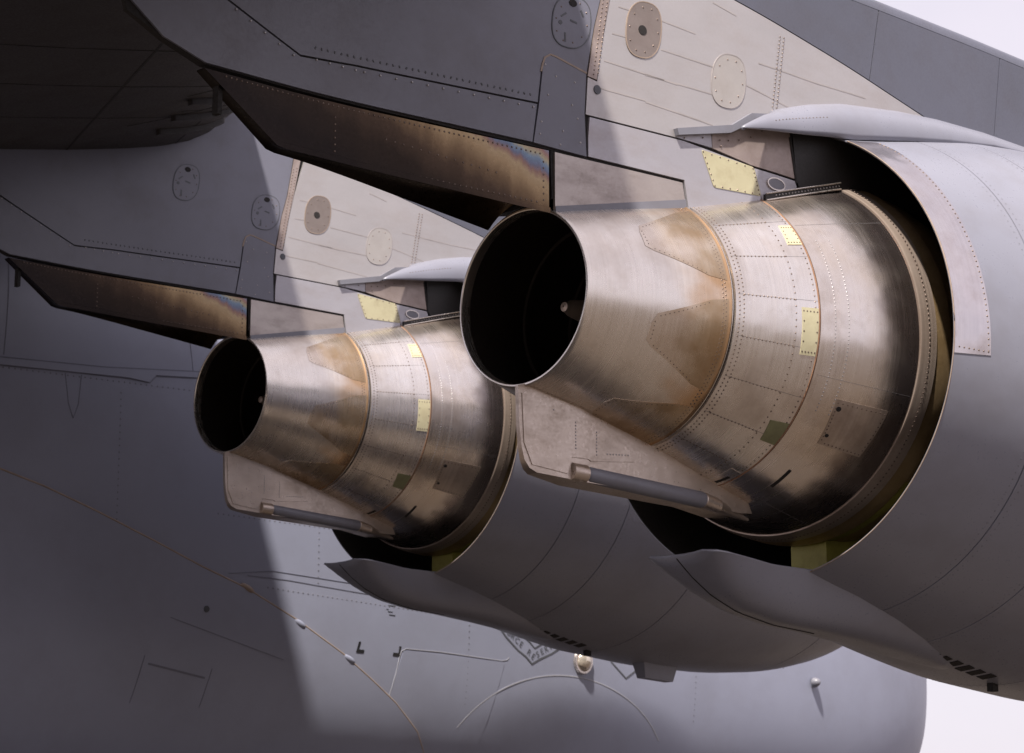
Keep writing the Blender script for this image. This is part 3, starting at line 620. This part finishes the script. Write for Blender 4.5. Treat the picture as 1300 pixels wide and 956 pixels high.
# ================================================================== PYLON
HX = [-3.4, -2.9, -1.8, -1.4, -.8, 0, 1.014, 1.634, 2.5, 4, 9]; HY = [.014, .024, .052, .085, .165, .27, .45, .548, .62, .66, .66]
def hw(x): return sum(float(np.interp(x+d, HX, HY)) for d in (-.2, -.1, 0, .1, .2))/5 if x > -2.7 else float(np.interp(x, HX, HY))
def mapP(x, z, h): return (x, -hw(x)-h, z)
body = [(-2.95, 1.05), (-2.70, .945), (-2.43, .868), (-.01, .868), (.0, .56), (1.0, .80), (1.64, .985), (2.4, 1.18), (3.6, 1.1), (7.2, 1.5), (7.6, 1.9), (7.3, 2.25), (6.5, 2.40), (2.6, 2.40), (.3, 2.62), (-.2, 2.75), (-.6, 2.5), (-1.3, 2.3), (-2.6, 2.05), (-3.2, 1.95)]
PY = part('engine_pylon', patch('engine_pylon', body, lambda a, b, h: (a, -max(.006, hw(a)-.014), b), 'gap', 0, 0, .15, 0, back=lambda a, c: (a, hw(a), c)), label='larger near pylon above the near engine, bare metal and grey panels')
def Pn(name, poly, m, h1=.0, h0=-.016, r=0, **pr):
    return sub(name, patch(name, rpoly(poly, r, 3) if r else poly, mapP, m, h0, h1, .12, 0), PY, **pr)
Pn('tail_panel', [(-2.44, .874), (-.156, .889), (-.12, 1.135), (-1.42, 1.092), (-1.80, 1.064), (-2.3, 1.262), (-2.85, 1.48), (-2.95, 1.12), (-2.72, .955)], 'grey')
Pn('side_panel', [(-2.3, 1.276), (-1.80, 1.077), (-1.42, 1.104), (-.116, 1.148), (-.088, 1.38), (-.066, 1.45), (-.02, 1.478), (.02, 1.474), (.253, 1.414), (.310, 1.722), (.360, 1.915), (.46, 2.55), (-.2, 2.72), (-.6, 2.45), (-1.3, 2.25), (-2.6, 2.0), (-2.85, 1.5)], 'grey')
Pn('access_door', [(-.148, .887), (-.106, 1.144), (-.078, 1.377), (-.057, 1.443), (-.021, 1.467), (.012, 1.463), (.248, 1.403), (.232, 1.157), (.245, .870)], 'grey', .003)
sub('door_seal', strips('door_seal', [line([(-.092, 1.35), (-.08, 1.40), (-.062, 1.446), (-.02, 1.473), (.018, 1.469), (.25, 1.408)], .012)], mapP, 'tanseal', -.01, .005, .1, 0), PY)
Pn('rivet_strip', [(.258, 1.392), (.325, 1.380), (.362, 1.60), (.43, 1.93), (.54, 2.55), (.47, 2.55), (.366, 1.915), (.316, 1.722)], 'brown', .004)
Pn('bare_panel', [(.245, 1.142), (.95, 1.122), (1.35, 1.235), (1.55, 1.36), (1.78, 1.40), (2.3, 1.42), (3.5, 1.55), (3.45, 1.735), (2.72, 1.885), (1.456, 2.15), (.9, 2.28), (.56, 2.37), (.435, 1.93), (.367, 1.60), (.332, 1.370), (.262, 1.385)], 'light')
Pn('upper_panel', [(.55, 2.376), (.9, 2.286), (1.456, 2.156), (2.716, 1.892), (2.845, 2.43), (.55, 2.43)], 'wedge', .003)
Pn('upper_panel', [(2.724, 1.890), (3.45, 1.741), (4.115, 1.69), (4.258, 2.43), (2.855, 2.43)], 'wedge', .003)
Pn('upper_panel', [(4.125, 1.69), (5.2, 1.66), (7.4, 1.7), (7.2, 2.2), (6.5, 2.43), (4.268, 2.43)], 'wedge', .003)
def top_cap():
    V, F = [], []; X = np.arange(.3, 7.31, .25); K = 14
    for x in X:
        for k in range(K+1):
            a = math.pi*k/K; c = math.cos(a); V.append((x, -(hw(x)+.002)*math.copysign(abs(c)**.6, c), 2.434+.17*math.sin(a)**.8))
    for i in range(len(X)-1):
        for k in range(K): F.append((i*(K+1)+k, i*(K+1)+k+1, (i+1)*(K+1)+k+1, (i+1)*(K+1)+k))
    return mesh('top_cap', V, F, 'wedge', None, True, 60)
sub('top_cap', top_cap(), PY)
Pn('small_panel', [(.955, 1.122), (.96, 1.14), (1.222, 1.21), (1.226, 1.108), (.985, 1.12)], 'lightb')
Pn('browned_panel', [(1.232, 1.107), (1.229, 1.215), (1.36, 1.24), (1.465, 1.30), (1.9, 1.42), (1.913, 1.309), (1.95, 1.036), (1.557, 1.053)], 'brown', -.002)
Pn('duct_panel', [(1.93, 1.45), (1.966, 1.035), (1.985, .99), (2.4, 1.0), (3.5, 1.05), (3.5, 1.5), (2.3, 1.42)], 'ductdark', -.004)  # shade under the upper lip put into the panel's dark colour
Pn('gap_strip', [(1.902, 1.31), (1.918, 1.31), (1.965, 1.01), (1.95, 1.01)], 'gap', .004)
Pn('bracket_arm', [(.917, 1.172), (1.367, 1.28), (1.534, 1.392), (1.75, 1.43), (1.95, 1.44), (1.95, 1.36), (1.465, 1.288), (1.352, 1.224), (.929, 1.130)], 'tube', .035)
Pn('lower_panel', [(.274, 1.129), (1.0, 1.109), (1.57, 1.040), (1.628, .86), (1.63, .72), (1.03, .58), (1.026, .68), (.998, .853), (.97, .853), (.262, .874), (.262, 1.0)], 'lightb')
Pn('yellow_plate', [(1.136, 1.078), (1.572, 1.040), (1.630, .856), (1.232, .845)], 'yellow', .004, r=.02)
Pn('vent_panel', [(1.583, 1.036), (1.948, 1.020), (1.963, .978), (1.80, .915), (1.70, .83), (1.645, .83)], 'lightb', -.002)
sub('vent_ring', strips('vent_ring', [arc(1.765, .962, .072, .036, 24)], mapP, 'tube', -.01, .006, 0, 0), PY)
sub('vent_ring', strips('vent_ring', [line(arc(1.765, .962, .076, .040, 24, 0, 359), .008)], mapP, 'bright', -.01, .009, 0, 0), PY)
Pn('core_ledge', [(1.655, .825), (2.36, 1.035), (2.36, 1.08), (1.655, .872)], 'ductdark', .016)
sub('rivets', rivets('ledge_rivets', [(x, .855+(x-1.655)*.296) for x in np.arange(1.75, 2.35, .03)], lambda a, b, h: mapP(a, b, h+.016), 'rivetl', .006, .003), PY, kind='stuff')
sub('ledge_trim', tube('ledge_trim', [mapP(x, .83+(x-1.655)*.298, .024) for x in (1.655, 2.0, 2.36)], .006, 'bright', 6), PY)
sub('ledge_trim', tube('ledge_trim', [mapP(x, .875+(x-1.655)*.295, .022) for x in (1.655, 2.0, 2.36)], .006, 'bright', 6), PY)
Pn('nozzle_panel', [(.012, .856), (.982, .832), (1.008, .68), (1.0, .60), (.5, .545), (.03, .462), (.012, .50)], 'heatpanel')
Pn('base_strip', [(.014, .515), (1.004, .725), (1.008, .665), (1.0, .60), (.5, .545), (.03, .462), (.014, .47)], 'tube', .004)
# oval access covers
for (x, z, rx, rz, m_, s_) in ((.139, 1.719, .142, .172, 'grey', 1), (.693, 1.787, .135, .19, 'brown', 1), (1.375, 1.585, .14, .185, 'heatpanel', 0), (-.70, 1.86, .13, .175, 'grey', 1)):
    q = [(x+rx*math.copysign(abs(math.cos(a))**.8, math.cos(a))+.03*math.sin(a), z+rz*math.copysign(abs(math.sin(a))**.8, math.sin(a))) for a in np.linspace(0, 2*math.pi, 33)[:-1]]
    sub('access_cover', patch('access_cover', q, mapP, {'heatpanel': 'covergrey', 'brown': 'coverbrown'}.get(m_, m_), -.01, .004, .1, 0), PY)
    sub('cover_seal', strips('cover_seal', [line(q+[q[0]], .007)], mapP, 'tanseal' if m_ == 'brown' else ('mark' if m_ == 'grey' else 'lapline'), -.01, .005, .1, 0), PY)
    cr_ = [(x+rx*.82*math.cos(a)+.03*math.sin(a), z+rz*.82*math.sin(a)) for a in np.linspace(0, 2*math.pi, 11)[:-1]]
    sub('rivets', rivets('cover_rivets', cr_, lambda a, b, h: mapP(a, b, h+.004), 'rivet', .006, .003), PY, kind='stuff')
    if m_ == 'brown': sub('cover_hole', patch('cover_hole', arc(x-.012, z-.005, .032, .032, 14), mapP, 'gap', -.01, .007, 0, 0), PY)
    if m_ == 'grey':
        sub('cover_marks', strips('cover_marks', [line([(x-.05, z-.08), (x-.05, z-.14)], .012), line([(x-.08, z+.02), (x-.04, z+.05)], .012), line([(x+.04, z+.0), (x-.01, z+.01)], .012), arc(x-.085, z-.02, .015, .015, 8), line([(x+.07, z+.09), (x+.09, z+.05)], .012)], mapP, 'mark', -.01, .006, 0, 0), PY, kind='stuff')
        sub('cover_hole', patch('cover_hole', arc(x+.01, z+.125, .03, .024, 12), mapP, 'gap', -.01, .007, 0, 0), PY)
sub('fastener', patch('fastener', arc(.33, 1.317, .026, .03, 14), mapP, 'mark', -.01, .006, 0, 0), PY)
# lap lines on the bare metal
lp_ = [[(.45, 1.711), (.56, 1.71)], [(.386, 1.519), (.954, 1.475)], [(.36, 1.332), (.70, 1.318)], [(.831, 1.88), (1.108, 1.85)], [(.83, 1.684), (1.246, 1.655)], [(1.50, 1.593), (1.909, 1.515)], [(.70, 1.49), (1.267, 1.467)], [(.70, 1.31), (1.236, 1.26)], [(1.639, 1.764), (2.205, 1.745), (2.674, 1.751)], [(.5, 1.9), (.83, 1.883)], [(1.257, 2.098), (1.452, 2.05)]]
sub('lap_seams', strips('pylon_laps', [line(q, .009) for q in lp_], mapP, 'lapline', -.01, .0015, .12, 0), PY, kind='stuff')
rv = [(x, 1.14+.045+(x+.118)*.03) for x in np.arange(-1.7, -.13, .045)]
rv += [(x+.004*math.sin(x*40), 1.19+(x+.118)*.03) for x in np.arange(-1.7, -.13, .045)]
rv2 = [(x, 1.112+(x+.118)*.033) for x in np.arange(-1.36, -.13, .11)]+[(-1.42-k*.09, 1.07) for k in range(4)]+[(-1.85-k*.1, 1.06+k*.042) for k in range(9)]
rv2 += [(-.06, 1.40), (.02, 1.34), (.16, 1.33), (-.04, 1.21), (.14, 1.18), (.18, 1.10), (.07, 1.0), (-.09, 1.03), (-.1, .95), (.2, .95), (.05, .91)]
rv3 = [(.30+(z-1.40)*.155, z) for z in np.arange(1.41, 2.2, .03)]+[(.335+(z-1.40)*.155, z+.015) for z in np.arange(1.41, 2.2, .03)]
rv3 += [(1.838-(1.986-z)*.17, z) for z in np.arange(1.46, 2.02, .028)]+[(1.875-(1.986-z)*.17, z) for z in np.arange(1.46, 2.02, .028)]
for q in ([(1.15, 1.066), (1.562, 1.03), (1.614, .866), (1.24, .857)],):
    for a, b in zip(q, q[1:]+q[:1]): rv3 += [tuple(Vector(a).lerp(Vector(b), k/6)) for k in range(6)]
rv3 += [(1.29, 1.17), (1.36, 1.18), (1.45, 1.2), (1.3, 1.13), (1.0, 1.13), (1.15, 1.16), (1.55, 1.24), (1.65, 1.3)]
rv4 = [(2.73+(z-1.9)*.24, z) for z in np.arange(1.93, 2.42, .06)]+[(2.66+(z-1.9)*.24, z) for z in np.arange(1.93, 2.42, .06)]+[(4.15+(z-1.7)*.19, z) for z in np.arange(1.75, 2.4, .07)]+[(x, 2.39) for x in np.arange(1.2, 7, .22)]+[(1.5+k*.16, 2.19-k*.0337) for k in range(12)]
sub('rivets', rivets('pylon_rivets_dark', rv+rv4, mapP, 'mark', .007, .003), PY, kind='stuff')
sub('rivets', rivets('pylon_rivets_worn', rv2, lambda a, b, h: mapP(a, b, h+.003), 'rivetl', .0075, .004), PY, kind='stuff')
sub('rivets', rivets('pylon_rivets_brown', rv3, lambda a, b, h: mapP(a, b, h+.004), 'rivet', .0062, .003), PY, kind='stuff')
# heat shield wedge under the pylon tail: two sides and an arched underside
def heat_shield():
    V, UV, F = [], [], []
    X = np.linspace(-2.45, -.03, 40); K = 12
    for x in X:
        top = float(np.interp(x, [-2.45, -.03], [.842, .858])); lo = float(np.interp(x, [-2.45, -1.94, -1.68, -.03], [.835, .50, .50, .463]))
        h = hw(x)-.004; ar = float(np.interp(x, [-2.5, -1.9, -.03], [0, .01, .12])); fl = min(.04, (top-lo)*.4)
        sec = [(-h, top, 0), (-h, (top+lo)/2, 0), (-h, lo+fl, 0), (-h-.012, lo+fl*.85, 0), (-h-.012, lo, 0)]
        sec += [(-h+2*h*k/K, lo+ar*(1-(2*k/K-1)**2), 1) for k in range(1, K)]+[(h, lo, 0), (h, top, 0)]
        for y, z, _ in sec: V.append((x, y, z)); UV.append((x+2.5, z-.45))
    W = len(V)//len(X)
    for i in range(len(X)-1):
        for k in range(W): F.append((i*W+k, i*W+(k+1) % W, (i+1)*W+(k+1) % W, (i+1)*W+k))
    F.append(tuple(range(W))); F.append(tuple((len(X)-1)*W+k for k in range(W)))
    return mesh('heat_shield', V, F, 'heat', UV, True, 30)
HS = sub('heat_shield', heat_shield(), PY)
rv = [(x, .828) for x in np.arange(-2.3, -.08, .035)]+[(x, .52) for x in np.arange(-1.8, -.08, .04)]+[(-.07, z) for z in np.arange(.54, .82, .04)]
rv += [(-1.2+k*.06, .70-k*.004) for k in range(14)]+[(-1.55, z) for z in np.arange(.56, .8, .04)]
sub('rivets', rivets('shield_rivets', rv, lambda a, b, h: mapP(a, b, h-.004), 'rivet', .007, .003), PY, kind='stuff')
V, F = join([box(-2.33, 0, .69, .03, .05, .16)])
sub('static_wick', mesh('static_wick', V, F, 'gap', smooth=False), PY)

# ------------------------------------------------------------------ inboard engine and pylon: copies with copies of their parts
def dup(root, name_label):
    c = root.copy(); COL.objects.link(c); c.parent = jet; c.location = Vector(root.location)+Vector(OFF); c['label'] = name_label
    for ch in list(root.children):
        d = ch.copy(); COL.objects.link(d); d.parent = c
    return c
e2 = dup(ENG, 'smaller far jet engine hanging between the near engine and the fuselage')
p2 = dup(PY, 'smaller far pylon above the far engine, half in the shadow of the wing')
for o in (ENG, e2): o['group'] = 'jet engines under the wing'
for o in (PY, p2): o['group'] = 'engine pylons under the wing'
